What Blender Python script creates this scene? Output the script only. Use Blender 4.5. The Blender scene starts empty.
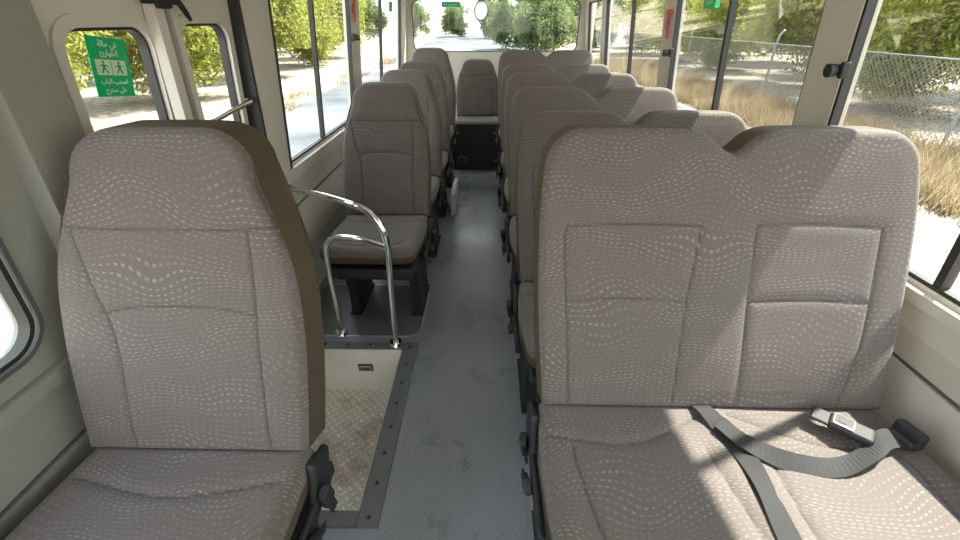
import bpy, bmesh, math, random
import numpy as np
from mathutils import Vector, Matrix
random.seed(4); rng=np.random.default_rng(7)
scene=bpy.context.scene
COL=scene.collection

# ---------------------------------------------------------------- materials
def new_mat(name):
    m=bpy.data.materials.new(name); m.use_nodes=True
    nt=m.node_tree; b=nt.nodes["Principled BSDF"]
    return m,nt,b
def math_n(nt,op,a,b=None,c=None):
    n=nt.nodes.new('ShaderNodeMath'); n.operation=op
    for i,v in enumerate((a,b,c)):
        if v is None: continue
        if isinstance(v,(int,float)): n.inputs[i].default_value=v
        else: nt.links.new(v,n.inputs[i])
    return n.outputs[0]
def mixc(nt,f,a,b):
    n=nt.nodes.new('ShaderNodeMix'); n.data_type='RGBA'
    if isinstance(f,(int,float)): n.inputs[0].default_value=f
    else: nt.links.new(f,n.inputs[0])
    for i,v in ((6,a),(7,b)):
        if isinstance(v,tuple): n.inputs[i].default_value=(*v,1)
        else: nt.links.new(v,n.inputs[i])
    return n.outputs[2]
def noise(nt,scale,detail=3,coord=None,rough=.5):
    n=nt.nodes.new('ShaderNodeTexNoise'); n.inputs['Scale'].default_value=scale
    n.inputs['Detail'].default_value=detail; n.inputs['Roughness'].default_value=rough
    if coord is None:
        t=nt.nodes.new('ShaderNodeTexCoord'); coord=t.outputs['Object']
    nt.links.new(coord,n.inputs['Vector'])
    return n.outputs['Fac']
def ramp(nt,f,stops):
    n=nt.nodes.new('ShaderNodeValToRGB'); nt.links.new(f,n.inputs[0])
    el=n.color_ramp.elements
    while len(el)<len(stops): el.new(.5)
    for e,(p,c) in zip(el,stops):
        e.position=p; e.color=(*c,1) if isinstance(c,tuple) else (c,c,c,1)
    return n.outputs[0]
def bump(nt,b,h,strength=.3,dist=.002):
    n=nt.nodes.new('ShaderNodeBump'); n.inputs['Strength'].default_value=strength
    n.inputs['Distance'].default_value=dist
    nt.links.new(h,n.inputs['Height']); nt.links.new(n.outputs[0],b.inputs['Normal'])
def simple(name,col,rough=.5,metal=0,var=.08,scale=12,bmp=0,bscale=300):
    m,nt,b=new_mat(name)
    f=noise(nt,scale)
    c2=tuple(max(0,c*(1-var*2)) for c in col); c1=tuple(min(1,c*(1+var)) for c in col)
    nt.links.new(mixc(nt,f,c2,c1),b.inputs['Base Color'])
    b.inputs['Roughness'].default_value=rough; b.inputs['Metallic'].default_value=metal
    if bmp: bump(nt,b,noise(nt,bscale,2),bmp,.001)
    return m

def fabric_mat():
    m,nt,b=new_mat('seat_fabric')
    uv=nt.nodes.new('ShaderNodeUVMap'); uv.uv_map='UVMap'
    sp=nt.nodes.new('ShaderNodeSeparateXYZ'); nt.links.new(uv.outputs[0],sp.inputs[0])
    x,y=sp.outputs[0],sp.outputs[1]
    s1=math_n(nt,'SINE',math_n(nt,'ADD',math_n(nt,'MULTIPLY',x,20),math_n(nt,'MULTIPLY',y,10)))
    s2=math_n(nt,'SINE',math_n(nt,'MULTIPLY_ADD',x,10,math_n(nt,'MULTIPLY',y,-13)))
    wob=noise(nt,5,1,uv.outputs[0])
    w=math_n(nt,'ADD',math_n(nt,'MULTIPLY',s1,1.1),math_n(nt,'MULTIPLY',s2,2.2))
    w=math_n(nt,'ADD',w,math_n(nt,'MULTIPLY',wob,10))
    row=math_n(nt,'ADD',math_n(nt,'MULTIPLY',y,92),w)
    fr=math_n(nt,'FRACT',row); fl=math_n(nt,'FLOOR',row)
    rnd=math_n(nt,'FRACT',math_n(nt,'MULTIPLY',math_n(nt,'SINE',math_n(nt,'MULTIPLY',fl,12.9898)),437.58))
    dcell=math_n(nt,'MULTIPLY_ADD',x,68,math_n(nt,'MULTIPLY',rnd,5))
    dx=math_n(nt,'FRACT',dcell); dfl=math_n(nt,'FLOOR',dcell)
    r2=math_n(nt,'FRACT',math_n(nt,'MULTIPLY',math_n(nt,'SINE',math_n(nt,'ADD',math_n(nt,'MULTIPLY',dfl,78.233),math_n(nt,'MULTIPLY',fl,37.719))),158.5))
    m1=math_n(nt,'LESS_THAN',fr,.26); m2=math_n(nt,'LESS_THAN',dx,.52)
    big=noise(nt,5.5,2,uv.outputs[0])
    band=math_n(nt,'SINE',math_n(nt,'ADD',math_n(nt,'MULTIPLY',row,.5),math_n(nt,'MULTIPLY',big,12)))
    band=math_n(nt,'MULTIPLY_ADD',band,.28,.60)
    mask=math_n(nt,'MULTIPLY',math_n(nt,'MULTIPLY',math_n(nt,'MULTIPLY',m1,m2),band),math_n(nt,'MULTIPLY_ADD',r2,.5,.5))
    wn=noise(nt,500,2,uv.outputs[0])
    base=mixc(nt,ramp(nt,wn,[(.3,0.),(.7,1.)]),(.082,.068,.061),(.146,.123,.111))
    base=mixc(nt,math_n(nt,'MULTIPLY',big,.4),base,(.098,.082,.074))
    c=mixc(nt,math_n(nt,'MULTIPLY',mask,.55),base,(.32,.285,.26))
    at=nt.nodes.new('ShaderNodeAttribute'); at.attribute_name='seam'
    c=mixc(nt,math_n(nt,'MULTIPLY',at.outputs['Fac'],.65),c,(.02,.016,.013))
    nt.links.new(c,b.inputs['Base Color'])
    b.inputs['Roughness'].default_value=.9
    b.inputs['Sheen Weight'].default_value=.10
    bump(nt,b,math_n(nt,'ADD',mask,math_n(nt,'MULTIPLY',wn,.8)),.25,.0008)
    return m
M_fab=fabric_mat()
M_brown=simple('seat_side_vinyl',(.070,.049,.027),.7,bmp=.3,bscale=500)
M_black=simple('black_plastic',(.014,.014,.015),.6,bmp=.15)
M_belt=simple('belt_webbing',(.017,.017,.019),.8,scale=60,bmp=.5,bscale=900)
M_chrome=simple('chrome',(.82,.82,.80),.12,1,.03)
M_rubber=simple('black_rubber',(.020,.020,.020),.55)
M_dgrey=simple('dark_grey_plastic',(.085,.09,.088),.6)
M_beige=simple('beige_panel',(.59,.56,.49),.5,var=.04,scale=4,bmp=.2,bscale=260)
M_beige2=simple('grey_beige_panel',(.52,.49,.42),.6,var=.06,scale=4,bmp=.3,bscale=260)
M_dpanel=simple('grey_green_panel',(.27,.27,.235),.6,var=.06,scale=4,bmp=.3,bscale=260)
M_ceil=simple('ceiling_cloth',(.78,.76,.72),.8,var=.03)
M_red=simple('red_plastic',(.62,.03,.03),.35)
M_silver=simple('silver_plastic',(.6,.6,.6),.3,.6)
M_cream=simple('cream_paint',(.84,.82,.73),.45,var=.08,scale=9)

def dots(nt,x,y,sc,wd,ln):
    a=math_n(nt,'MULTIPLY',math_n(nt,'ADD',x,y),sc); c=math_n(nt,'MULTIPLY',math_n(nt,'SUBTRACT',x,y),sc)
    fa,fc=math_n(nt,'FRACT',a),math_n(nt,'FRACT',c)
    par=math_n(nt,'MODULO',math_n(nt,'ABSOLUTE',math_n(nt,'ADD',math_n(nt,'FLOOR',a),math_n(nt,'FLOOR',c))),2)
    def bar(p,q):
        return math_n(nt,'MULTIPLY',math_n(nt,'LESS_THAN',math_n(nt,'ABSOLUTE',math_n(nt,'SUBTRACT',p,.5)),wd),
                      math_n(nt,'LESS_THAN',math_n(nt,'ABSOLUTE',math_n(nt,'SUBTRACT',q,.5)),ln))
    return math_n(nt,'ADD',math_n(nt,'MULTIPLY',bar(fa,fc),par),math_n(nt,'MULTIPLY',bar(fc,fa),math_n(nt,'SUBTRACT',1,par)))
def floor_mat():
    m,nt,b=new_mat('ribbed_vinyl_floor')
    t=nt.nodes.new('ShaderNodeTexCoord'); sp=nt.nodes.new('ShaderNodeSeparateXYZ')
    nt.links.new(t.outputs['Object'],sp.inputs[0]); x,y=sp.outputs[0],sp.outputs[1]
    h=dots(nt,x,y,50,.16,.40)
    n1=noise(nt,3.2,6,rough=.6); n2=noise(nt,28,4)
    col=mixc(nt,ramp(nt,n1,[(.25,0.),(.75,1.)]),(.165,.185,.205),(.25,.275,.30))
    col=mixc(nt,math_n(nt,'MULTIPLY',n2,.5),col,(.235,.255,.272))
    col=mixc(nt,math_n(nt,'MULTIPLY',h,.22),col,(.40,.42,.44))
    mp=nt.nodes.new('ShaderNodeMapping'); mp.inputs['Scale'].default_value=(14,1.2,1); nt.links.new(t.outputs['Object'],mp.inputs[0])
    sc=ramp(nt,noise(nt,3,5,mp.outputs[0],.7),[(.56,0.),(.66,1.)])
    col=mixc(nt,math_n(nt,'MULTIPLY',sc,.15),col,(.42,.42,.41))
    nt.links.new(col,b.inputs['Base Color'])
    nt.links.new(ramp(nt,n1,[(.3,.24),(.7,.36)]),b.inputs['Roughness'])
    bump(nt,b,h,.5,.0012)
    return m
M_floor=floor_mat()
def plate_mat():
    m,nt,b=new_mat('dirty_tread_plate')
    t=nt.nodes.new('ShaderNodeTexCoord'); sp=nt.nodes.new('ShaderNodeSeparateXYZ')
    nt.links.new(t.outputs['Object'],sp.inputs[0]); x,y=sp.outputs[0],sp.outputs[1]
    h=dots(nt,x,y,25,.12,.40)
    n1=noise(nt,5.5,8,rough=.75)
    ex=math_n(nt,'MULTIPLY',math_n(nt,'ADD',x,.58),3.2); ey=math_n(nt,'MULTIPLY',math_n(nt,'SUBTRACT',y,1.17),3.6)
    rr=math_n(nt,'ADD',math_n(nt,'MULTIPLY',ex,ex),math_n(nt,'MULTIPLY',ey,ey))
    spot=math_n(nt,'MULTIPLY_ADD',rr,-.16,.15)
    d=ramp(nt,math_n(nt,'ADD',n1,spot),[(.54,0.0),(.70,1.0)])
    col=mixc(nt,h,(.68,.66,.58),(.97,.96,.91))
    col=mixc(nt,math_n(nt,'MULTIPLY',d,.66),col,(.24,.11,.055))
    nt.links.new(col,b.inputs['Base Color']); b.inputs['Roughness'].default_value=.35
    bump(nt,b,h,.9,.004)
    return m
M_plate=plate_mat()
def glass_mat(name,tint=(.93,.97,.93),g=.06):
    m=bpy.data.materials.new(name); m.use_nodes=True; nt=m.node_tree; nt.nodes.clear()
    o=nt.nodes.new('ShaderNodeOutputMaterial'); tr=nt.nodes.new('ShaderNodeBsdfTransparent')
    gl=nt.nodes.new('ShaderNodeBsdfGlossy'); gl.inputs['Roughness'].default_value=.03
    tr.inputs[0].default_value=(*tint,1)
    lw=nt.nodes.new('ShaderNodeLayerWeight'); lw.inputs[0].default_value=.25
    f=math_n(nt,'MULTIPLY_ADD',lw.outputs['Fresnel'],.35,g*.3)
    mx=nt.nodes.new('ShaderNodeMixShader'); nt.links.new(f,mx.inputs[0])
    nt.links.new(tr.outputs[0],mx.inputs[1]); nt.links.new(gl.outputs[0],mx.inputs[2])
    nt.links.new(mx.outputs[0],o.inputs[0]); return m
M_glass=glass_mat('window_glass')
def sticker_mat(name,col):
    m,nt,b=new_mat(name)
    c=mixc(nt,noise(nt,20),tuple(v*.95 for v in col),col); nt.links.new(c,b.inputs['Base Color'])
    b.inputs['Roughness'].default_value=.45
    tl=nt.nodes.new('ShaderNodeBsdfTranslucent'); nt.links.new(c,tl.inputs[0])
    mx=nt.nodes.new('ShaderNodeMixShader'); mx.inputs[0].default_value=.25
    nt.links.new(b.outputs[0],mx.inputs[1]); nt.links.new(tl.outputs[0],mx.inputs[2])
    nt.links.new(mx.outputs[0],nt.nodes['Material Output'].inputs[0]); return m
M_green=sticker_mat('sticker_green',(.0,.50,.20)); M_white=sticker_mat('sticker_white',(.85,.87,.80)); M_yell=sticker_mat('sticker_pale_yellow',(.90,.90,.72))

# ---------------------------------------------------------------- mesh helpers
def mesh_data(name,verts,faces,mats,midx=None,smooth=False):
    me=bpy.data.meshes.new(name); me.from_pydata([tuple(v) for v in verts],[],[tuple(f) for f in faces])
    for m in mats: me.materials.append(m)
    if midx is not None: me.polygons.foreach_set('material_index',np.array(midx,dtype=np.int32))
    if smooth: me.polygons.foreach_set('use_smooth',np.ones(len(me.polygons),dtype=bool))
    me.update(); return me
def obj(name,me,parent=None,loc=None,rot=None,label=None,category=None,kind=None,group=None):
    o=bpy.data.objects.new(name,me); COL.objects.link(o)
    if parent is not None: o.parent=parent
    if loc is not None: o.location=loc
    if rot is not None: o.rotation_euler=rot
    if label: o['label']=label
    if category: o['category']=category
    if kind: o['kind']=kind
    if group: o['group']=group
    return o
def bm_done(bm,name,mats,smooth=False):
    bmesh.ops.recalc_face_normals(bm,faces=bm.faces)
    me=bpy.data.meshes.new(name); bm.to_mesh(me); bm.free()
    for m in mats: me.materials.append(m)
    if smooth:
        for p in me.polygons: p.use_smooth=True
    return me
def bm_box(bm,x0,x1,y0,y1,z0,z1,bev=0,mi=0,mat=None,seg=2):
    r=bmesh.ops.create_cube(bm,size=1)
    vs=r['verts']
    for v in vs:
        v.co=Vector(((x0+x1)/2+v.co.x*(x1-x0),(y0+y1)/2+v.co.y*(y1-y0),(z0+z1)/2+v.co.z*(z1-z0)))
    fs=set(f for v in vs for f in v.link_faces)
    if bev>0:
        es=list(set(e for v in vs for e in v.link_edges))
        rr=bmesh.ops.bevel(bm,geom=es,offset=bev,segments=seg,affect='EDGES',profile=.5)
        fs=set(f for f in fs if f.is_valid)|set(rr['faces'])
        vs=list(set(v for f in fs for v in f.verts))
    for f in fs: f.material_index=mi
    if mat is not None:
        bmesh.ops.transform(bm,matrix=mat,verts=vs)
    return vs
def boxes(name,lst,mats,bev=.0,smooth=False):
    bm=bmesh.new()
    for b in lst:
        mi=b[6] if len(b)>6 else 0
        bm_box(bm,*b[:6],bev=bev,mi=mi)
    return bm_done(bm,name,mats,smooth)
def catmull(pts,n=8):
    P=[Vector(p) for p in pts]; P=[P[0]*2-P[1]]+P+[P[-1]*2-P[-2]]; out=[]
    for i in range(1,len(P)-2):
        for k in range(n):
            t=k/n
            out.append(.5*((2*P[i])+(P[i+1]-P[i-1])*t+(2*P[i-1]-5*P[i]+4*P[i+1]-P[i+2])*t*t+(3*P[i]-P[i-1]-3*P[i+1]+P[i+2])*t**3))
    out.append(P[-2]); return out
def tube_geo(pts,r,seg=12,V=None,F=None):
    V=[] if V is None else V; F=[] if F is None else F
    n0=len(V); up=None
    N=len(pts)
    for i,p in enumerate(pts):
        t=(pts[min(i+1,N-1)]-pts[max(i-1,0)]).normalized()
        if up is None:
            up=Vector((0,0,1)) if abs(t.z)<.9 else Vector((1,0,0))
        a=t.cross(up).normalized(); up=a.cross(t).normalized()
        rr=r[i] if isinstance(r,(list,tuple)) else r
        for k in range(seg):
            an=2*math.pi*k/seg; V.append(p+a*math.cos(an)*rr+up*math.sin(an)*rr)
    for i in range(N-1):
        for k in range(seg):
            F.append((n0+i*seg+k,n0+i*seg+(k+1)%seg,n0+(i+1)*seg+(k+1)%seg,n0+(i+1)*seg+k))
    F.append(tuple(n0+k for k in range(seg))[::-1]); F.append(tuple(n0+(N-1)*seg+k for k in range(seg)))
    return V,F
def tube(name,paths,r,mat,n=8,seg=12):
    V,F=[],[]
    for p in paths:
        tube_geo(catmull(p,n),r,seg,V,F)
    return mesh_data(name,V,F,[mat],smooth=True)
def ribbon(name,pts,width,side,mat,th=.0025,n=8):
    P=catmull(pts,n); S=catmull(side,n); V=[];F=[]
    N=len(P)
    for i in range(N):
        t=(P[min(i+1,N-1)]-P[max(i-1,0)]).normalized(); s=S[i].normalized(); nn=s.cross(t).normalized()
        for a,b in ((-1,-1),(1,-1),(1,1),(-1,1)):
            V.append(P[i]+s*width/2*a+nn*th/2*b)
    for i in range(N-1):
        for k in range(4):
            F.append((i*4+k,i*4+(k+1)%4,(i+1)*4+(k+1)%4,(i+1)*4+k))
    F.append((0,1,2,3)); F.append(tuple((N-1)*4+k for k in (3,2,1,0)))
    return mesh_data(name,V,F,[mat],smooth=False)

# ---------------------------------------------------------------- upholstered pad
def seg_dist(X,S,poly):
    d=np.full(X.shape,9.)
    for (a,b) in zip(poly[:-1],poly[1:]):
        ax,ay=a; bx,by=b; vx,vy=bx-ax,by-ay; L=vx*vx+vy*vy+1e-12
        t=np.clip(((X-ax)*vx+(S-ay)*vy)/L,0,1)
        d=np.minimum(d,np.hypot(X-(ax+t*vx),S-(ay+t*vy)))
    return d
def sm(poly,n=6):
    return [(p.x,p.y) for p in catmull([(a,b,0) for a,b in poly],n)]
def pad(name,w,Tf,Wf,th,er,seams,bulge,P,NU,NV,side_mat,puff=.004):
    t=np.linspace(-1,1,NU); u=.72*t+.28*np.sin(math.pi*t/2)
    v=np.linspace(0,1,NV); v=.8*v+.2*(1-np.cos(math.pi*v))/2
    U,Vv=np.meshgrid(u,v,indexing='ij')
    Tt=Tf(U); S=Vv*Tt; X=U*(w/2)*Wf(Vv)
    loop=[(i,0) for i in range(NU)]+[(NU-1,j) for j in range(1,NV)]+[(i,NV-1) for i in range(NU-2,-1,-1)]+[(0,j) for j in range(NV-2,0,-1)]
    out=[(X[i,j],S[i,j]) for i,j in loop][::2]; out.append(out[0])
    E=seg_dist(X,S,out)
    for i,j in loop: E[i,j]=0
    k=np.clip(E/er,0,1); prof=np.sqrt(np.clip(1-(1-k)**2,0,1))
    n=-er*(1-prof)+bulge(X,S)*np.clip(E/.05,0,1)
    D=np.full(X.shape,9.)
    for sl in seams:
        D=np.minimum(D,seg_dist(X,S,sl))
    seam=np.exp(-(D/.0021)**2)
    n-= (.0026*np.exp(-(D/.0035)**2)+puff*np.exp(-(D/.014)**2))*np.clip(E/.02,0.2,1)
    nb=-th+er*(1-prof)
    front=np.stack(P(X,S,n),-1).reshape(-1,3); back=np.stack(P(X,S,nb),-1).reshape(-1,3)
    nv=NU*NV; idx=np.arange(nv).reshape(NU,NV)
    a,b,c,d=idx[:-1,:-1].ravel(),idx[1:,:-1].ravel(),idx[1:,1:].ravel(),idx[:-1,1:].ravel()
    f1=np.stack([a,b,c,d],-1); f2=np.stack([a,d,c,b],-1)+nv
    lp=np.array([idx[i,j] for i,j in loop])
    L=len(lp)
    sv=np.concatenate([front[lp],back[lp]]); base=2*nv
    ii=np.arange(L); jj=np.roll(ii,-1)
    f3=np.stack([base+ii,base+L+ii,base+L+jj,base+jj],-1)
    verts=np.concatenate([front,back,sv]); faces=np.concatenate([f1,f2,f3])
    mi=np.concatenate([np.zeros(len(f1)),np.ones(len(f2)),np.ones(len(f3))]).astype(np.int32)
    me=bpy.data.meshes.new(name); me.from_pydata(verts.tolist(),[],faces.tolist())
    me.materials.append(M_fab); me.materials.append(side_mat)
    me.polygons.foreach_set('material_index',mi); me.polygons.foreach_set('use_smooth',np.ones(len(faces),dtype=bool))
    at=me.attributes.new('seam','FLOAT','POINT')
    at.data.foreach_set('value',np.concatenate([seam.ravel(),np.zeros(nv+2*L)]).astype(np.float32))
    uvl=me.uv_layers.new(name='UVMap')
    xs=np.concatenate([X.ravel(),X.ravel(),X.ravel()[lp],X.ravel()[lp]]); ss=np.concatenate([S.ravel(),S.ravel(),S.ravel()[lp],S.ravel()[lp]])
    li=np.empty(len(me.loops),dtype=np.int32); me.loops.foreach_get('vertex_index',li)
    uvl.data.foreach_set('uv',np.stack([xs[li],ss[li]],-1).astype(np.float32).ravel())
    me.update(); return me

def corner(U,u0,r,p=2.2):
    k=np.clip((np.abs(U)-u0)/(1-u0),0,1)
    return r*(1-np.sqrt(np.clip(1-k**p,0,1)))
CACHE={}
def back_mesh(kind,L,zs,th,w,hi):
    key=('b',kind,L,zs,th,w,hi)
    if key in CACHE: return CACHE[key]
    c,s_=math.cos(th),math.sin(th)
    def P(X,S,n):
        # rear shell rises a little above the front cover so the vinyl rim shows
        S2=S+.30*np.maximum(-n-.012,0)*(S/L)**2
        X2=X*(1+np.maximum(-n-.012,0)*.18)
        return (X2,S2*s_-n*c,zs+S2*c+n*s_)
    if kind=='double':
        Tf=lambda U:L-.052*np.exp(-(np.abs(U)/.115)**1.8)-.003*((np.abs(U)-.5)/.5)**2-corner(U,.80,.090,2.0)
        Wf=lambda V:.955+.045*np.sin(np.clip(V/.7,0,1)*math.pi/2)-.02*np.clip((V-.75)/.25,0,1)**2
        seams=[sm([(-.355,.01),(-.365,.2),(-.377,.40),(-.372,.448)]),sm([(-.372,.448),(-.2,.454),(-.062,.450)]),
               sm([(-.10,.01),(-.085,.25),(-.062,.45)]),
               sm([(.055,.01),(.060,.25),(.066,.45)]),
               sm([(.066,.452),(.2,.457),(.352,.450)]),sm([(.352,.45),(.340,.2),(.30,.01)]),
               sm([(-.368,.272),(-.22,.276),(-.082,.272)]),sm([(.060,.272),(.2,.278),(.345,.272)])]
        def bulge(X,S):
            q=(np.abs(X)-w/4)/(w/4)
            return .002*q**2+.002*np.exp(-((S-L*.85)/.09)**2)*(1-q**2)+.004*np.exp(-((S-.12)/.1)**2)
        me=pad('backrest',w,Tf,Wf,.105,.020,seams,bulge,P,210 if hi else 90,160 if hi else 70,M_brown,.0018)
    else:
        Tf=lambda U:L-.004*U**2-corner(U,.48,.085,2.0)
        def Wf(V):
            kk=np.linspace(0,1,200); ww=np.interp(kk,[0,.15,.4,.58,.7,.8,.9,1],[.95,.975,1.0,.985,.945,.88,.79,.70])
            ww=np.convolve(np.pad(ww,12,mode='edge'),np.ones(25)/25,'valid')
            return np.interp(V,kk,ww)
        q=w/.51; l=L/.69
        seams=[sm([(-.21*q,.50*l),(-.1*q,.494*l),(.1*q,.494*l),(.215*q,.50*l)]),
               sm([(-.19*q,.495*l),(-.165*q,.38*l),(-.135*q,.26*l),(-.13*q,.01)]),
               sm([(.165*q,.495*l),(.168*q,.38*l),(.165*q,.26*l),(.17*q,.01)]),
               sm([(-.152*q,.318*l),(-.08*q,.332*l),(.08*q,.332*l),(.165*q,.318*l)])]
        def bulge(X,S):
            k=X/(w/2)
            return .011*k**2+.004*np.exp(-((S-L*.85)/.1)**2)*(1-k**2)+.004*np.exp(-((S-.1)/.1)**2)
        me=pad('backrest',w,Tf,Wf,.125,.020,seams,bulge,P,150 if hi else 60,180 if hi else 70,M_brown,.0025)
    CACHE[key]=me; return me
def cushion_mesh(kind,zs,w,hi):
    key=('c',kind,zs,w,hi)
    if key in CACHE: return CACHE[key]
    D=.475
    P=lambda X,S,n:(X,.035-S,zs+n+.03*(S/D)**1.5)
    Tf=lambda U:D-corner(U,.80 if kind=='double' else .6,.06)
    Wf=lambda V:.97+.03*np.sin(V*math.pi)
    if kind=='double':
        seams=[sm([(-.012,.0),(-.006,.2),(.0,.46)]),
               sm([(-.36,.15),(-.36,.2),(-.33,.385),(-.27,.405),(-.1,.405),(-.05,.37),(-.06,.2),(-.06,.15)]),
               sm([(.05,.15),(.06,.2),(.05,.37),(.1,.405),(.27,.405),(.33,.385),(.36,.2),(.35,.15)]),
               sm([(-.42,.12),(-.22,.135),(-.03,.05)]),sm([(.03,.05),(.22,.135),(.42,.12)])]
        bl=lambda X,S:.008*((np.abs(X)-w/4)/(w/4))**2-.004
    else:
        seams=[sm([(-.15,.37),(-.1,.405),(.1,.405),(.15,.37)]),sm([(-.22,.10),(0,.135),(.22,.10)])]
        bl=lambda X,S:.012*(X/(w/2))**2-.006
    me=pad('cushion',w,Tf,Wf,.10 if w>.5 else .085,.038,seams,bl,P,190 if (hi and kind=='double') else (110 if hi else 50),100 if hi else 40,M_brown)
    CACHE[key]=me; return me
def base_mesh(zs,w):
    key=('base',zs,w)
    if key in CACHE: return CACHE[key]
    bm=bmesh.new()
    bm_box(bm,-w/2+.025,w/2-.025,-.41,.03,zs-.135,zs-(.098 if w>.5 else .084),.010)
    bm_box(bm,-w/2+.05,w/2-.05,-.36,-.32,zs-.17,zs-.13,.006)
    bm_box(bm,-w/2+.05,w/2-.05,-.04,.0,zs-.17,zs-.13,.006)
    me=bm_done(bm,'seat_frame',[M_black]); CACHE[key]=me; return me
def leg_mesh(zs):
    key=('leg',zs)
    if key in CACHE: return CACHE[key]
    zt=zs-.135
    bm=bmesh.new()
    prof=[(-.27,.012),(-.01,.012),(-.01,.05),(-.02,.12),(.0,zt),(-.31,zt),(-.27,.14),(-.27,.05)]
    vs0=[bm.verts.new((-.022,y,z)) for y,z in prof]; vs1=[bm.verts.new((.022,y,z)) for y,z in prof]
    bm.faces.new(vs0); bm.faces.new(vs1[::-1])
    for i in range(len(prof)):
        j=(i+1)%len(prof); bm.faces.new((vs0[i],vs0[j],vs1[j],vs1[i]))
    bm_box(bm,-.030,.030,-.29,.01,0.0,.012,.003)
    for y in (-.25,-.03):
        bmesh.ops.create_cone(bm,cap_ends=True,segments=8,radius1=.007,radius2=.007,depth=.008,matrix=Matrix.Translation((.026,y,.015)))
    me=bm_done(bm,'leg',[M_black]); CACHE[key]=me; return me
def cover_mesh(zs,th):
    key=('cov',zs,th)
    if key in CACHE: return CACHE[key]
    bm=bmesh.new()
    R=Matrix.Translation((0,.0,zs))@Matrix.Rotation(-th,4,'X')
    bm_box(bm,-.011,.011,-.02,.070,-.13,-.015,.010,mat=R,seg=3)
    bm_box(bm,-.009,.009,-.26,.06,zs-.140,zs-.098,.008,seg=3)
    me=bm_done(bm,'hinge_cover',[M_black]); CACHE[key]=me; return me
def buckle_mesh():
    if 'bk' in CACHE: return CACHE['bk']
    bm=bmesh.new()
    bm_box(bm,-.009,.009,-.020,.020,-.040,.032,.007,seg=3)
    bm_box(bm,-.003,.003,-.013,.013,-.11,-.036,.001)
    bm_box(bm,-.0095,.0095,-.013,.013,.015,.033,.003,mi=1)
    me=bm_done(bm,'buckle',[M_black,M_rubber]); CACHE['bk']=me; return me

def make_seat(kind,xc,yb,zs,L,th,w,aisle,label,group,hi=False,legs=True):
    e=obj('passenger_seat',None,None,(xc,yb,0),label=label,category='seat',group=group)
    e.empty_display_size=.1
    obj('backrest',back_mesh(kind,L,zs,th,w,hi),e)
    obj('cushion',cushion_mesh(kind,zs,w,hi),e)
    obj('seat_frame',base_mesh(zs,w),e)
    if legs:
        obj('leg',leg_mesh(zs),e,(aisle*(w/2-.05),0,0))
        obj('leg',leg_mesh(zs),e,(-aisle*(w/2-.06),0,0) if kind=='double' else (-aisle*(w/2-.08),0,0))
    obj('hinge_cover',cover_mesh(zs,th),e,(aisle*(w/2+.004),0,0),label='black plastic recliner hinge cover')
    b=obj('seat_belt',None,e,(0,0,0),label='black buckles on short stalks'); b.empty_display_size=.05
    obj('buckle',buckle_mesh(),b,(aisle*(w/2+.024),-.12,zs-.13),(.8,aisle*.12,.1))
    obj('buckle',buckle_mesh(),b,(aisle*(w/2+.026),-.03,zs-.10),(.3,aisle*.12,-.1))
    return e

DEG=math.radians
LBL2='grey-brown patterned double seat with notched two-lobe backrest beside the windows'
LBL1='grey-brown patterned single seat with tapered high backrest along the aisle'
R1=make_seat('double',.558,.745,.47,.670,DEG(22),.87,-1,'grey-brown wave-patterned double seat with loose lap belt across cushion','double bus seats',True)
L1=make_seat('single',-.644,.60,.47,.692,DEG(19),.515,1,'grey-brown wave-patterned single seat beside the entrance steps','single bus seats',True)
for i,(yb,zs) in enumerate([(1.42,.41),(2.08,.41),(2.74,.41),(3.40,.41),(4.06,.47)]):
    make_seat('double',.545-.008*i,yb,zs,.648,DEG(22),.86,-1,LBL2 if i<4 else 'grey-brown double seat on the raised rearmost row','double bus seats',i==0)
for i,(yb,zs) in enumerate([(2.03,.43),(2.66,.43),(3.28,.43),(3.96,.485)]):
    make_seat('single',-.525,yb,zs,.650,DEG(21),.44,1,(['grey-brown patterned single seat behind the chrome grab rail']+[LBL1]*3)[i],'single bus seats',i==0)
C=make_seat('single',-.12,4.72,.42,.55,DEG(15),.46,1,'grey-brown single seat closing the aisle before the rear window','single bus seats',legs=False)

bm=bmesh.new()
bm_box(bm,-.37,.12,4.22,5.2,.0,.225,.01)
bm_box(bm,-.37,.12,4.20,4.235,.0,.445,.008)
bm_box(bm,-.30,-.22,4.19,4.202,.08,.13,.003,mi=1)
obj('rear_plinth',bm_done(bm,'rear_plinth',[M_black,M_silver]),label='black raised box under the rear aisle seat',category='plinth')

def loc(x,y,z): return (x-.558,y-.745,z)
belt=obj('seat_belt',None,R1,(0,0,0),label='dark webbing lap belt with silver tongue'); belt.empty_display_size=.05
Zc=.481
BW=.043
obj('strap',ribbon('strap',[loc(.520,.765,Zc-.01),loc(.532,.73,Zc+.004),loc(.552,.66,Zc+.002),loc(.566,.59,Zc+.002),loc(.562,.52,Zc+.006),loc(.550,.44,Zc+.012),loc(.538,.34,Zc+.018)],BW,[(1,.1,0),(1,.1,0),(1,.15,.3),(1,.0,.1),(1,-.1,-.2),(1,-.1,0),(1,-.1,0)],M_belt),belt)
obj('strap',ribbon('strap',[loc(.545,.69,Zc+.010),loc(.575,.635,Zc+.012),loc(.645,.595,Zc+.004),loc(.74,.583,Zc),loc(.82,.606,Zc+.012),loc(.88,.64,Zc+.022),loc(.935,.65,Zc+.01)],BW,[(.8,.6,0),(.5,.9,.1),(.1,1,.5),(0,1,.1),(-.2,1,-.4),(-.1,1,.3),(0,1,0)],M_belt),belt)
bm=bmesh.new()
R=Matrix.Translation(loc(.835,.662,Zc+.018))@Matrix.Rotation(DEG(-42),4,'Z')
bm_box(bm,-.052,.032,-.024,.024,-.011,.011,.008,mat=R,seg=3)
bm_box(bm,-.046,-.006,-.019,.019,.009,.0135,.003,mi=1,mat=R)
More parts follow.
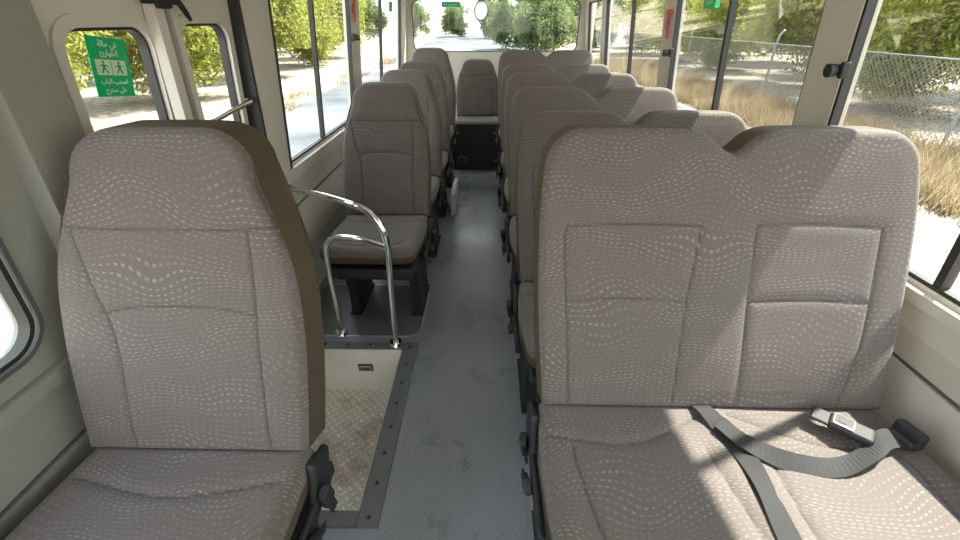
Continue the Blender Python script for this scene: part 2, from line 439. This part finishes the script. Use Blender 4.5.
bm_box(bm,-.085,-.045,-.022,.022,-.004,.004,.003,mi=0,mat=R)
bm_box(bm,-.036,-.022,-.010,.010,.0133,.0145,.0,mi=0,mat=R)
obj('buckle',bm_done(bm,'buckle2',[M_black,M_silver]),belt,label='silver and black belt buckle')
bm=bmesh.new()
R=Matrix.Translation(loc(.945,.655,Zc+.022))@Matrix.Rotation(DEG(15),4,'Z')
bm_box(bm,-.012,.012,-.03,.03,-.025,.02,.008,mat=R,seg=3)
bm_box(bm,-.03,.0,-.026,.026,-.02,.0,.006,mat=R,seg=3)
obj('retractor',bm_done(bm,'retractor',[M_black]),belt)

# ---------------------------------------------------------------- shell
BL,BR,TILT=.95,1.07,.09
YF=-1.7
def wx(side,z,o=0):
    b=BL if side<0 else BR
    return side*(b-TILT*max(0,z-.70)+o)
K=8
def rr_loop(y0,y1,z0,z1,r):
    L=[]
    for cy,cz,a0 in ((y1-r,z1-r,0),(y0+r,z1-r,90),(y0+r,z0+r,180),(y1-r,z0+r,270)):
        for k in range(K+1):
            a=DEG(a0+90*k/K); L.append((cy+r*math.cos(a),cz+r*math.sin(a)))
    return L
def outer_loop(inn,y0,y1,z0,z1):
    L=[];cs=[(y1,z1),(y0,z1),(y0,z0),(y1,z0)]
    for c in range(4):
        seg=inn[c*(K+1):(c+1)*(K+1)]; cy,cz=cs[c]
        if c%2==0: A=(cy,seg[0][1]); B=(seg[-1][0],cz)
        else: A=(seg[0][0],cz); B=(cy,seg[-1][1])
        for k in range(K+1):
            t=k/K
            if t<=.5: p=(A[0]+(cy-A[0])*2*t,A[1]+(cz-A[1])*2*t)
            else: p=(cy+(B[0]-cy)*(2*t-1),cz+(B[1]-cz)*(2*t-1))
            L.append(p)
    return L
def ring(V,F,MI,lo,li,fmap,o0,o1,mi=0,outer=True):
    n=len(li); b=len(V)
    for o in (o0,o1):
        for p in lo: V.append(fmap(p[0],p[1],o))
        for p in li: V.append(fmap(p[0],p[1],o))
    for k in range(n):
        j=(k+1)%n
        F.append((b+k,b+j,b+n+j,b+n+k)); F.append((b+2*n+k,b+3*n+k,b+3*n+j,b+2*n+j))
        F.append((b+n+k,b+n+j,b+3*n+j,b+3*n+k))
        MI+= [mi]*3
        if outer: F.append((b+k,b+2*n+k,b+2*n+j,b+j)); MI.append(mi)
def quadbox(V,F,MI,y0,y1,z0,z1,o0,o1,fmap,mi=0):
    b=len(V)
    for o in (o0,o1):
        for y,z in ((y0,z0),(y1,z0),(y1,z1),(y0,z1)): V.append(fmap(y,z,o))
    for f in ((0,1,2,3),(7,6,5,4),(0,4,5,1),(1,5,6,2),(2,6,7,3),(3,7,4,0)):
        F.append(tuple(b+i for i in f)); MI.append(mi)
WN=[0]; TN=[0]
def add_window(side,h,r,dividers=(),fmap=None,label='window',frame_w=.010,framemat=None):
    WN[0]+=1
    V,F,MI=[],[],[]
    lo=rr_loop(*h,r); li=rr_loop(h[0]+frame_w,h[1]-frame_w,h[2]+frame_w,h[3]-frame_w,max(.01,r-frame_w))
    ring(V,F,MI,lo,li,fmap,.004,.03)
    for d in dividers:
        quadbox(V,F,MI,d-.010,d+.010,h[2]+.005,h[3]-.005,.006,.03,fmap)
    w=obj('window_%d'%WN[0],mesh_data('window',V,F,[framemat or M_rubber],MI),kind='structure',label=label,category='window')
    V=[fmap(p[0],p[1],.02) for p in li]
    obj('glass_pane',mesh_data('glass_pane',V,[tuple(range(len(V)))],[M_glass]),w)
    return w
def add_trim(me,label):
    TN[0]+=1
    return obj('trim_%d'%TN[0],me,kind='structure',label=label,category='trim')
def wall(side,cells,label,name):
    fm=lambda y,z,o:(wx(side,z,o),y,z)
    V,F,MI=[],[],[]
    for (y0,y1,h,r,div,mm) in cells:
        if h is None: quadbox(V,F,MI,y0,y1,-.05,1.82,0,.05,fm,mm); continue
        li=rr_loop(*h,r); lo=outer_loop(li,y0,y1,.62,1.82)
        ring(V,F,MI,lo,li,fm,0,.05,mm)
        quadbox(V,F,MI,y0,y1,-.05,.62,0,.05,fm,1 if mm==0 else mm)
        add_window(side,h,r,div,fm,'side window with black rubber frame looking onto sand and bushes')
    return obj(name,mesh_data(name,V,F,[M_beige,M_beige2,M_dpanel],MI),kind='structure',label=label,category='wall')
ZT=1.52; ZR=1.455
wall(-1,[(YF,-1.0,None,0,(),2),(-1.0,.86,(-.80,.700,.70,ZT),.07,(.1,),2),(1.80,3.27,(2.0,3.17,.70,ZT),.03,(2.52,),0),(3.27,5.3,(3.37,4.98,.70,ZT),.03,(4.1,),0)],'beige side wall panels with window openings','wall_left')
wall(1,[(YF,-1.0,None,0,(),0),(-1.0,1.46,(-.80,1.385,.74,ZR),.03,(.88,),0),(1.46,2.83,(1.54,2.745,.74,ZR),.03,(2.15,),0),(2.83,4.44,(2.92,4.37,.74,ZR),.03,(3.6,),0),(4.44,5.3,(4.52,5.15,.74,ZR),.03,(),0)],'beige side wall panels with large sliding windows','wall_right')
fmr=lambda x,z,o:(x,5.3+o,z)
V,F,MI=[],[],[]
hr=(-.84,.96,.99,1.485); li=rr_loop(*hr,.08); ring(V,F,MI,outer_loop(li,-1.0,1.12,0,1.82),li,fmr,0,.05)
obj('wall_rear',mesh_data('wall_rear',V,F,[M_beige],MI),kind='structure',label='beige rear wall around the wide rear window',category='wall')
add_window(1,hr,.08,(),fmr,'wide rear window with black rubber seal')
fmf=lambda x,z,o:(x,YF-o,z)
V,F,MI=[],[],[]
hf=(-.88,1.0,.55,1.68); li=rr_loop(*hf,.10); ring(V,F,MI,outer_loop(li,-1.0,1.12,0,1.82),li,fmf,0,.05)
obj('wall_front',mesh_data('wall_front',V,F,[M_beige],MI),kind='structure',label='front wall around the open windscreen frame',category='wall')
fml=lambda y,z,o:(wx(-1,z,o),y,z)
fmR=lambda y,z,o:(wx(1,z,o),y,z)
V,F,MI=[],[],[]
ring(V,F,MI,rr_loop(-.812,.710,.690,ZT+.012,.08),rr_loop(-.80,.700,.70,ZT,.07),fml,-.006,.0)
add_trim(mesh_data('t',V,F,[M_dgrey],MI),'dark surround of the front side window')
V,F,MI=[],[],[]
quadbox(V,F,MI,.80,.93,-.05,1.82,-.012,.05,fml)
add_trim(mesh_data('t',V,F,[M_dpanel],MI),'grey pillar in front of the folding door')
V,F,MI=[],[],[]
quadbox(V,F,MI,1.705,1.80,-.3,1.82,-.012,.05,fml)
quadbox(V,F,MI,1.69,1.706,-.3,1.82,-.016,.04,fml,1)
quadbox(V,F,MI,1.80,1.965,.68,1.82,-.014,-.002,fml)
quadbox(V,F,MI,1.965,1.985,.68,1.82,-.016,-.002,fml,1)
add_trim(mesh_data('t',V,F,[M_beige,M_rubber],MI),'beige door pillar with black rubber seal')
V,F,MI=[],[],[]
quadbox(V,F,MI,.86,1.80,1.42,1.82,-.01,.05,fml)
add_trim(mesh_data('t',V,F,[M_beige],MI),'beige header over the folding door')
def sill(side,y0,y1,zs,a=None,b=None):
    fm=fml if side<0 else fmR
    V,F,MI=[],[],[]
    quadbox(V,F,MI,y0,y1,zs-.045,zs-.012,-.022,.0,fm)
    quadbox(V,F,MI,y0,y1,zs-.20,zs-.193,-.004,.0,fm,1)
    quadbox(V,F,MI,y0,y1,zs-.42,zs-.20,-.012,.0,fm,0)
    add_trim(mesh_data('t',V,F,[a or M_beige,M_dgrey],MI),'ledge running under the windows')
sill(-1,1.80,5.3,.70); sill(1,YF,5.3,.74); sill(-1,YF,.80,.66,M_dpanel)
obj('ceiling',boxes('ceiling',[(-1.0,1.12,YF,5.35,1.80,1.85)],[M_ceil]),kind='structure',label='off-white bus ceiling lining',category='ceiling')
WX0,WX1,WY0,WY1=-1.0,-.385,.745,1.49
fl=boxes('floor',[(WX1,1.12,YF,5.35,-.05,0),(-1.0,WX1,YF,WY0,-.05,0),(-1.0,WX1,WY1,5.35,-.05,0)],[M_floor])
obj('floor',fl,kind='structure',label='grey ribbed vinyl bus floor',category='floor')
sw=boxes('step_well',[(-1.0,WX1+.0,WY0,WY1,-.28,-.255,1),(WX1,WX1+.012,WY0,WY1,-.28,-.05),(-1.0,WX1,WY1,WY1+.012,-.28,-.05),(-1.0,WX1,WY0-.012,WY0,-.28,-.05),
   (WX1-.004,WX1,WY0,WY1,-.255,-.002),(-.95,WX1,WY1-.004,WY1,-.255,-.002)],[M_cream,M_plate])
obj('step_well',sw,kind='structure',label='cream sunken entrance step with dirty tread plate',category='step')
bm=bmesh.new()
bm_box(bm,-.60,-.53,WY1-.014,WY1-.004,-.125,-.085,.004)
bm_box(bm,-.592,-.538,WY1-.017,WY1-.010,-.117,-.093,.003,mi=1)
obj('step_lamp',bm_done(bm,'step_lamp',[M_dgrey,M_beige2]),label='small rectangular lamp set in the step riser',category='lamp')
bm=bmesh.new()
bm_box(bm,WX1,-.315,WY0-.05,WY1+.045,0,.007,.003)
bm_box(bm,-.93,WX1,WY1,WY1+.045,0,.007,.003)
bm_box(bm,-.93,WX1,WY0-.05,WY0,0,.007,.003)
for i in range(8):
    y=WY0-.02+i*(WY1-WY0+.03)/7
    bmesh.ops.create_cone(bm,cap_ends=True,segments=10,radius1=.007,radius2=.005,depth=.004,matrix=Matrix.Translation((-.35,y,.009)))
for i in range(5):
    bmesh.ops.create_cone(bm,cap_ends=True,segments=10,radius1=.007,radius2=.005,depth=.004,matrix=Matrix.Translation((-.85+i*.105,WY1+.023,.009)))
for f in bm.faces:
    if len(f.verts)>4 or f.calc_area()<6e-5: f.material_index=1
M_nose=simple('grey_edging',(.13,.135,.135),.5)
add_trim(bm_done(bm,'t',[M_nose,M_black]),'grey screwed edging around the step opening')
def rr_prism(name,x0,x1,y0,y1,r,z0,z1,mats,inner=None):
    lp=rr_loop(x0,x1,y0,y1,r); n=len(lp); V=[(x,y,z0) for x,y in lp]+[(x,y,z1) for x,y in lp]
    F=[tuple(range(n))[::-1],tuple(range(n,2*n))]+[(k,(k+1)%n,n+(k+1)%n,n+k) for k in range(n)]; MI=[0]*len(F)
    if inner:
        lp=rr_loop(x0+inner,x1-inner,y0+inner,y1-inner,r*.7); b=len(V); V+=[(x,y,z1+.001) for x,y in lp]; F.append(tuple(range(b,b+n))); MI.append(1)
    return mesh_data(name,V,F,mats,MI)
M_hatch=simple('hatch_vinyl',(.125,.133,.138),.4,bmp=.4,bscale=90,var=.15)
obj('floor_hatch',rr_prism('floor_hatch',-.93,-.315,1.575,2.03,.09,0,.006,[M_silver,M_hatch],.006),label='dark rounded floor hatch under the single seat behind the rail',category='hatch')
bm=bmesh.new(); bm_box(bm,-.285,-.252,3.04,3.44,0,.17,.006); bm_box(bm,-.281,-.247,3.10,3.16,.06,.10,.003)
obj('heater_box',bm_done(bm,'heater_box',[M_beige]),label='low beige heater housing on the floor by the aisle',category='heater')

# ---------------------------------------------------------------- folding door
door=obj('door_1',None,kind='structure',label='beige two-leaf folding entrance door with rounded windows',category='door')
def leaf(y0,y1,hz,hy):
    V,F,MI=[],[],[]
    h=(hy[0],hy[1],hz[0],hz[1]); li=rr_loop(*h,.055); lo=outer_loop(li,y0,y1,-.25,1.42)
    ring(V,F,MI,lo,li,fml,.0,.03)
    ring(V,F,MI,rr_loop(h[0]-.026,h[1]+.026,h[2]-.026,h[3]+.026,.075),li,fml,-.008,.0)
    ring(V,F,MI,li,rr_loop(h[0]+.007,h[1]-.007,h[2]+.007,h[3]-.007,.047),fml,.004,.028,1)
    L=obj('door_leaf',mesh_data('door_leaf',V,F,[M_beige,M_rubber],MI),door)
    V=[fml(p[0],p[1],.018) for p in li]
    obj('glass_pane',mesh_data('glass_pane',V,[tuple(range(len(V)))],[M_glass]),L)
    return L
leaf(.935,1.305,(.88,1.285),(.99,1.262))
leaf(1.330,1.69,(.88,1.29),(1.385,1.645))
V,F,MI=[],[],[]
quadbox(V,F,MI,1.303,1.332,-.25,1.42,-.004,.02,fml)
obj('rubber_seal',mesh_data('rubber_seal',V,F,[M_rubber],MI),door)
V,F,MI=[],[],[]
quadbox(V,F,MI,1.265,1.30,.2,1.42,-.03,.0,fml)
obj('hinge_post',mesh_data('hinge_post',V,F,[M_beige],MI),door)
V,F,MI=[],[],[]
quadbox(V,F,MI,1.335,1.36,.2,1.42,-.025,.0,fml)
obj('hinge_post',mesh_data('hinge_post',V,F,[M_beige],MI),door)
obj('push_bar',tube('push_bar',[[(wx(-1,1.0,-.005),1.37,1.02),(wx(-1,1.0,-.04),1.39,1.02),(wx(-1,1.0,-.04),1.52,1.03),(wx(-1,1.0,-.04),1.66,1.04),(wx(-1,1.0,-.005),1.68,1.04)]],.009,M_chrome),door,label='chrome push bar')
bm=bmesh.new()
bm_box(bm,-.90,-.85,1.27,1.33,1.325,1.40,.006)
bm_box(bm,-.875,-.855,1.24,1.36,1.335,1.350,.003)
obj('door_mechanism',bm_done(bm,'door_mechanism',[M_black]),door,label='black folding door mechanism')
obj('cable',tube('cable',[[(-.86,1.30,1.39),(-.83,1.33,1.34),(-.84,1.37,1.30),(-.86,1.36,1.36),(-.86,1.40,1.42)]],.005,M_black),door,label='black looped cable')

# ---------------------------------------------------------------- grab rail
gr=obj('grab_rail',tube('tube',[[(-.93,1.90,.615),(-.86,1.85,.625),(-.70,1.70,.66),(-.56,1.58,.675),(-.48,1.545,.66),(-.425,1.53,.60),(-.405,1.525,.52),(-.412,1.525,.30),(-.42,1.525,.0)]],.0135,M_chrome,10,16),label='chrome tubular grab rail bent from wall to floor beside the steps',category='rail')
obj('lower_rail',tube('lower',[[(-.405,1.525,.505),(-.50,1.54,.53),(-.60,1.565,.53),(-.665,1.58,.50),(-.685,1.585,.42),(-.69,1.59,.2),(-.695,1.595,.0)]],.0125,M_chrome,10,16),gr)
for x,y in ((-.42,1.525),(-.695,1.595)):
    bm=bmesh.new()
    bmesh.ops.create_cone(bm,cap_ends=True,segments=20,radius1=.032,radius2=.026,depth=.012,matrix=Matrix.Translation((x,y,.013)))
    obj('flange',bm_done(bm,'flange',[M_chrome]),gr)
bm=bmesh.new()
bmesh.ops.create_cone(bm,cap_ends=True,segments=20,radius1=.03,radius2=.024,depth=.014,matrix=Matrix.Translation((-.938,1.905,.613))@Matrix.Rotation(math.pi/2,4,'Y'))
obj('flange',bm_done(bm,'flange',[M_chrome]),gr)

# ---------------------------------------------------------------- small fittings
def hammer(side,y,z,label):
    bm=bmesh.new()
    bm_box(bm,-.006,.006,-.008,.008,-.075,.05,.004); bm_box(bm,-.010,.010,-.028,.028,.045,.07,.005)
    bm_box(bm,-.012,.0,-.012,.012,-.03,.03,.003,mi=1)
    obj('emergency_hammer',bm_done(bm,'hammer',[M_red,M_dgrey]),None,(wx(side,z,-.014),y,z),(0,side*-.09,0),label=label,category='hammer',group='emergency hammers')
hammer(1,2.80,1.28,'red emergency hammer clipped on the window pillar')
hammer(-1,3.22,1.36,'red emergency hammer clipped high on the pillar')
def latch(side,y,z):
    bm=bmesh.new()
    bm_box(bm,-.010,.010,-.035,.035,-.012,.012,.005)
    bmesh.ops.create_cone(bm,cap_ends=True,segments=16,radius1=.018,radius2=.014,depth=.035,matrix=Matrix.Translation((-.018*side,-.02,0))@Matrix.Rotation(math.pi/2,4,'Y'))
    bm_box(bm,-.012,.012,-.045,-.028,-.022,.022,.005)
    obj('window_latch',bm_done(bm,'latch',[M_black]),None,(wx(side,z,-.012),y,z),(0,side*-.09,0),label='black twist latch at the edge of the sliding window',category='latch',group='window latches')
latch(1,1.40,1.175); latch(1,2.74,1.14); latch(-1,3.20,1.2)

def text_mesh(s,size):
    cu=bpy.data.curves.new('txt','FONT'); cu.body=s; cu.size=size; cu.align_x='CENTER'; cu.align_y='CENTER'; cu.extrude=.0003; cu.offset=size*.012
    o=bpy.data.objects.new('txt',cu); COL.objects.link(o)
    dg=bpy.context.evaluated_depsgraph_get(); me=bpy.data.meshes.new_from_object(o.evaluated_get(dg))
    bpy.data.objects.remove(o); me.materials.clear(); me.materials.append(M_white); return me
def sticker(side,y,z,w,h,lines,label,pict=True,tw=0):
    pos=(wx(side,z,.010),y,z) if side else (y,5.314,z)
    e=obj('exit_sticker',boxes('sticker',[(-w/2,w/2,-h/2,h/2,0,.001)],[M_green]),None,pos,label=label,category='sticker',group='green exit stickers')
    X=Vector((0,1,0)) if side<0 else (Vector((0,-1,0)) if side>0 else Vector((1,0,0)))
    up=Vector((-side*TILT,0,1)).normalized(); N=X.cross(up).normalized()
    M=Matrix((X,up,N)).transposed()@Matrix.Rotation(tw,3,'Z')
    e.rotation_euler=M.to_euler()
    for (s,yy,sz) in lines:
        obj('lettering',text_mesh(s,sz),e,(0,yy,.0016))
    if pict:
        for cx,sg in ((-w*.2,1),(w*.2,-1)):
            V=[(cx-w*.19,-h*.13,.0014),(cx+w*.19,-h*.13,.0014),(cx+w*.19,h*.13,.0014),(cx-w*.19,h*.13,.0014)]
            o=obj('pictogram',mesh_data('pict',V,[(0,1,2,3)],[M_yell]),e)
            V=[];F=[]
            def q2(pts):
                b=len(V); V.extend([(a,b_,.0020) for a,b_ in pts]); F.append(tuple(range(b,b+len(pts))))
            hx=cx
            q2([(hx+h*.028*math.cos(2*math.pi*k/10),h*.085+h*.028*math.sin(2*math.pi*k/10)) for k in range(10)])
            q2([(hx-.004,-.004),(hx+.004,-.004),(hx+.005,h*.052),(hx-.005,h*.052)])
            q2([(hx-.011*sg,-h*.10),(hx-.006*sg,-h*.10),(hx+.004*sg,0),(hx-.003*sg,0)])
            q2([(hx+.007*sg,-h*.10),(hx+.012*sg,-h*.10),(hx+.004*sg,.0),(hx,.0)])
            q2([(hx+.003*sg,h*.03),(hx+.013*sg,h*.005),(hx+.014*sg,h*.020),(hx+.004*sg,h*.05)])
            q2([(hx-.003*sg,h*.03),(hx-.012*sg,h*.010),(hx-.013*sg,h*.024),(hx-.004*sg,h*.05)])
            obj('pictogram_figure',mesh_data('pictf',V,F,[M_green]),o)
    return e
l_top='\uFE94\uFEDF\uFE8E\uFEA3 \uFEF2\uFED3'
l_2='\uFE89\uFEAD\uFE8D\uFEEE\uFEC4\uFEDF\uFE8D'
l_3='\uFE9D\uFEAE\uFEA8\uFEE3'
sticker(-1,1.12,1.200,.116,.130,[(l_top,.050,.018),(l_2,.031,.018),('\uFE8F\uFE8E\uFE92\uFEDF\uFE8D \uFE90\uFEA4\uFEB3\uFE8D',-.031,.016),(l_3+' \uFEF0\uFEE0\uFECB',-.050,.016)],'green emergency exit sticker with white Arabic lettering on door glass',tw=DEG(-7))
sticker(1,2.36,1.385,.12,.08,[(l_top,.022,.022),(l_2,-.012,.024)],'green exit sticker with white lettering high on window',False)
sticker(-1,4.5,1.40,.16,.08,[(l_top,.022,.022),(l_2,-.012,.024)],'green exit sticker with white lettering high on window',False)
sticker(0,-.42,1.440,.20,.05,[(l_top+' '+l_2,.0,.024)],'green exit sticker at the top of the rear window',False)

bm=bmesh.new()
bmesh.ops.create_uvsphere(bm,u_segments=24,v_segments=12,radius=1,matrix=Matrix.Diagonal((.085,.022,.11,1)))
mi=obj('round_mirror',bm_done(bm,'mirror_housing',[M_black],True),None,(-.10,5.62,1.39),(0,.15,0),label='round black exterior mirror on an arm behind rear window',category='mirror')
bm=bmesh.new(); bmesh.ops.create_cone(bm,cap_ends=True,segments=24,radius1=1,radius2=1,depth=1,matrix=Matrix.Diagonal((.068,.002,.09,1))@Matrix.Rotation(math.pi/2,4,'X'))
obj('mirror_glass',bm_done(bm,'mirror_glass',[simple('mirror',(.30,.33,.33),.12,1)]),mi,(0,-.0225,0))
obj('mirror_arm',tube('arm',[[(.0,.0,.10),(.03,.0,.16),(.16,0,.17),(.30,-.1,.19),(.34,-.26,.20)]],.008,M_black),mi)

# ---------------------------------------------------------------- exterior
GZ=-.80
def sand_mat():
    m,nt,b=new_mat('sandy_ground')
    n1=noise(nt,.35,6); n2=noise(nt,5,6,rough=.65); n3=noise(nt,60,2)
    c=mixc(nt,n1,(.26,.22,.17),(.42,.375,.32)); c=mixc(nt,ramp(nt,n2,[(.42,0.),(.60,.8)]),c,(.15,.112,.08))
    nt.links.new(c,b.inputs['Base Color']); b.inputs['Roughness'].default_value=.95; b.inputs['Specular IOR Level'].default_value=.1
    bump(nt,b,math_n(nt,'ADD',n2,n3),.7,.05); return m
V=[(-90,-40,GZ),(90,-40,GZ),(90,140,GZ),(-90,140,GZ)]
obj('ground',mesh_data('ground',V,[(0,1,2,3)],[sand_mat()]),kind='structure',label='bright sandy ground with scattered gravel',category='ground')
def asph():
    m,nt,b=new_mat('asphalt'); nt.links.new(mixc(nt,ramp(nt,noise(nt,.35,6),[(.35,0.),(.65,1.)]),(.055,.062,.07),(.13,.135,.14)),b.inputs['Base Color']); b.inputs['Roughness'].default_value=.95; b.inputs['Specular IOR Level'].default_value=.0; return m
V=[(-5.2,7,GZ+.02),(5.5,7,GZ+.02),(3.0,90,GZ+.02),(-8,90,GZ+.02)]
obj('road',mesh_data('road',V,[(0,1,2,3)],[asph()]),kind='structure',label='grey-blue asphalt road behind the bus',category='road')

def leaf_mat(name,c1,c2,tr=.5):
    m=bpy.data.materials.new(name); m.use_nodes=True; nt=m.node_tree; nt.nodes.clear()
    o=nt.nodes.new('ShaderNodeOutputMaterial'); d=nt.nodes.new('ShaderNodeBsdfDiffuse'); t=nt.nodes.new('ShaderNodeBsdfTranslucent')
    g=nt.nodes.new('ShaderNodeNewGeometry'); ob=nt.nodes.new('ShaderNodeTexCoord')
    f=math_n(nt,'ADD',math_n(nt,'MULTIPLY',g.outputs['Random Per Island'],.45),math_n(nt,'MULTIPLY',noise(nt,1.0,2,ob.outputs['Object']),.7))
    c=mixc(nt,f,c1,c2); nt.links.new(c,d.inputs[0]); nt.links.new(c,t.inputs[0])
    mx=nt.nodes.new('ShaderNodeMixShader'); mx.inputs[0].default_value=tr
    nt.links.new(d.outputs[0],mx.inputs[1]); nt.links.new(t.outputs[0],mx.inputs[2]); nt.links.new(mx.outputs[0],o.inputs[0]); return m
M_leafY=leaf_mat('yellow_green_leaves',(.12,.155,.035),(.37,.37,.09))
M_leafG=leaf_mat('green_leaves',(.07,.10,.04),(.19,.23,.09))
M_grass=leaf_mat('dry_grass',(.10,.072,.04),(.33,.26,.16))
def foliage(name,n,rx,rz,size,mat,seed,clumps=44):
    r=np.random.default_rng(seed)
    cc=r.normal(size=(clumps,3)); cc/=np.linalg.norm(cc,axis=1)[:,None]; cc*= (r.random((clumps,1))**.4)*.82
    cc*=np.array([rx,rx,rz]); which=r.integers(0,clumps,n)
    g=r.normal(size=(n,3)); g=np.clip(g,-1.8,1.8)
    p=cc[which]+g*np.array([rx,rx,rz])*.14
    p[:,2]=np.maximum(p[:,2],-rz*.98)
    a=r.normal(size=(n,3)); a/=np.linalg.norm(a,axis=1)[:,None]
    b=r.normal(size=(n,3)); b-=a*(a*b).sum(1)[:,None]; b/=np.linalg.norm(b,axis=1)[:,None]
    sz=size*(.6+.8*r.random((n,1)))
    v=np.stack([p-a*sz,p+b*sz*.35,p+a*sz,p-b*sz*.35],1).reshape(-1,3)
    f=np.arange(4*n).reshape(n,4)
    me=bpy.data.meshes.new(name); me.from_pydata(v.tolist(),[],f.tolist()); me.materials.append(mat); me.update(); return me
fol=[foliage('bush%d'%k,32000,2.5,2.4,.075,M_leafY,k) for k in range(3)]
folg=[foliage('bushg%d'%k,16000,2.5,2.4,.12,M_leafG,10+k) for k in range(2)]
def bush(x,y,s,k,zs=1.0,green=False):
    o=obj('bush',(folg[k%2] if green else fol[k%3]),None,(x,y,GZ+2.3*s*zs),(0,0,k*1.3),label='dark green leafy tree line bush' if green else 'dense yellow-green desert bush in sunlight',category='bush',group='green bushes' if green else 'roadside bushes'); o.scale=(s,s,s*zs)
k=0
for i in range(6): bush(-9.2-.12*i,2.6+i*5.5,1.0,k,1.05+.15*(k%2)); k+=1
for i in range(6): bush(-14.6-.1*i,5.3+i*5.9,1.05,k,1.6); k+=1
for i in range(7): bush(11.3,1.4+i*5.4,1.0,k,1.05+.15*(k%2)); k+=1
for i in range(6): bush(17.0,4.0+i*5.8,1.05,k,1.7); k+=1
for x,y,s in ((3.4,31,.85),(7.6,37,1.0),(1.9,38.5,.85),(5.0,44,.95),(13.1,42,1.0),(-19.5,48,1.0),(-9.5,62,1.0),(-4.6,68,1.0),(-14.5,58,1.0),(.4,62,1.1),(10.7,54,1.4)):
    bush(x,y,s,k,1.0,True); k+=1
def grass(name,n,x0,x1,y0,y1,hh,label,thr=-.2):
    r=np.random.default_rng(3); x=r.uniform(x0,x1,n); y=r.uniform(y0,y1,n)
    keep=(np.sin(x*1.7+y*.9)+np.sin(y*2.3-x)+r.normal(size=n)*.8)>thr; x,y=x[keep],y[keep]; n=len(x)
    h=hh*(.4+.9*r.random(n)); an=r.uniform(0,6.28,n); ln=r.normal(size=(n,2))*.45*h[:,None]; w=.009
    x1v=np.clip(x+ln[:,0],x0,x1)
    v=np.stack([np.stack([x-w*np.cos(an),y-w*np.sin(an),np.full(n,GZ)],-1),np.stack([x+w*np.cos(an),y+w*np.sin(an),np.full(n,GZ)],-1),np.stack([x1v,y+ln[:,1],GZ+h],-1)],1).reshape(-1,3)
    me=bpy.data.meshes.new(name); me.from_pydata(v.tolist(),[],np.arange(3*n).reshape(n,3).tolist()); me.materials.append(M_grass)
    obj(name,me,kind='stuff',label=label,category='grass')
grass('dry_grass',80000,5.6,8.1,-1,26,.38,'pale dry grass growing along the wire fence',.1)
grass('dry_weeds',8000,-6.3,-5.2,0,30,.25,'pale dry weeds at the foot of the bushes',.7)
def fence_mat():
    m=bpy.data.materials.new('chain_link'); m.use_nodes=True; nt=m.node_tree; b=nt.nodes['Principled BSDF']
    t=nt.nodes.new('ShaderNodeTexCoord'); sp=nt.nodes.new('ShaderNodeSeparateXYZ'); nt.links.new(t.outputs['Object'],sp.inputs[0])
    y,z=sp.outputs[1],sp.outputs[2]
    a=math_n(nt,'FRACT',math_n(nt,'MULTIPLY',math_n(nt,'ADD',y,z),9)); c=math_n(nt,'FRACT',math_n(nt,'MULTIPLY',math_n(nt,'SUBTRACT',y,z),9))
    mk=math_n(nt,'MAXIMUM',math_n(nt,'LESS_THAN',a,.15),math_n(nt,'LESS_THAN',c,.15))
    nt.links.new(mk,b.inputs['Alpha']); b.inputs['Base Color'].default_value=(.20,.20,.19,1); b.inputs['Roughness'].default_value=.5; b.inputs['Metallic'].default_value=.3
    return m
fe=obj('wire_fence',None,None,(8.2,0,GZ),label='grey chain-link fence on thin metal posts',category='fence')
obj('mesh_panel',mesh_data('mesh_panel',[(0,-2,.02),(0,32,.02),(0,32,1.5),(0,-2,1.5)],[(0,1,2,3)],[fence_mat()]),fe)
M_post=simple('galvanised_post',(.26,.27,.27),.5,.4)
obj('top_wire',tube('top_wire',[[(0,-2,1.5),(0,15,1.5),(0,32,1.5)]],.014,M_post,2,6),fe)
pm=tube('post',[[(0,0,0),(0,0,.8),(0,0,1.62),(.12,0,1.85)]],.03,M_post,4,8)
for i in range(11): obj('fence_post',pm,fe,(.03,-1+i*3,0))

# ---------------------------------------------------------------- light
w=bpy.data.worlds.new('World'); scene.world=w; w.use_nodes=True; nt=w.node_tree
bg=nt.nodes['Background']; tc=nt.nodes.new('ShaderNodeTexCoord'); sp=nt.nodes.new('ShaderNodeSeparateXYZ'); nt.links.new(tc.outputs['Generated'],sp.inputs[0])
c=ramp(nt,sp.outputs[2],[(.0,(1.0,.985,.96)),(.25,(.94,.97,1.0)),(1.0,(.68,.82,1.0))]); nt.links.new(c,bg.inputs[0]); bg.inputs[1].default_value=3.8
sd=bpy.data.lights.new('Sun','SUN'); sd.energy=22; sd.angle=DEG(1.2); sd.color=(1,.94,.85)
so=bpy.data.objects.new('Sun',sd); COL.objects.link(so)
so.rotation_euler=Vector((.495,.26,.81)).to_track_quat('Z','Y').to_euler(); so.location=(8,4,12)
scene.view_settings.view_transform='Standard'
scene.view_settings.exposure=.42

cam=bpy.data.cameras.new('Camera'); co=bpy.data.objects.new('Camera',cam); COL.objects.link(co)
cam.lens=16; cam.sensor_width=36; cam.clip_start=.02; cam.clip_end=500
co.location=(0,0,1.30); co.rotation_euler=(DEG(90-30.4),0,DEG(1.157)); scene.camera=co
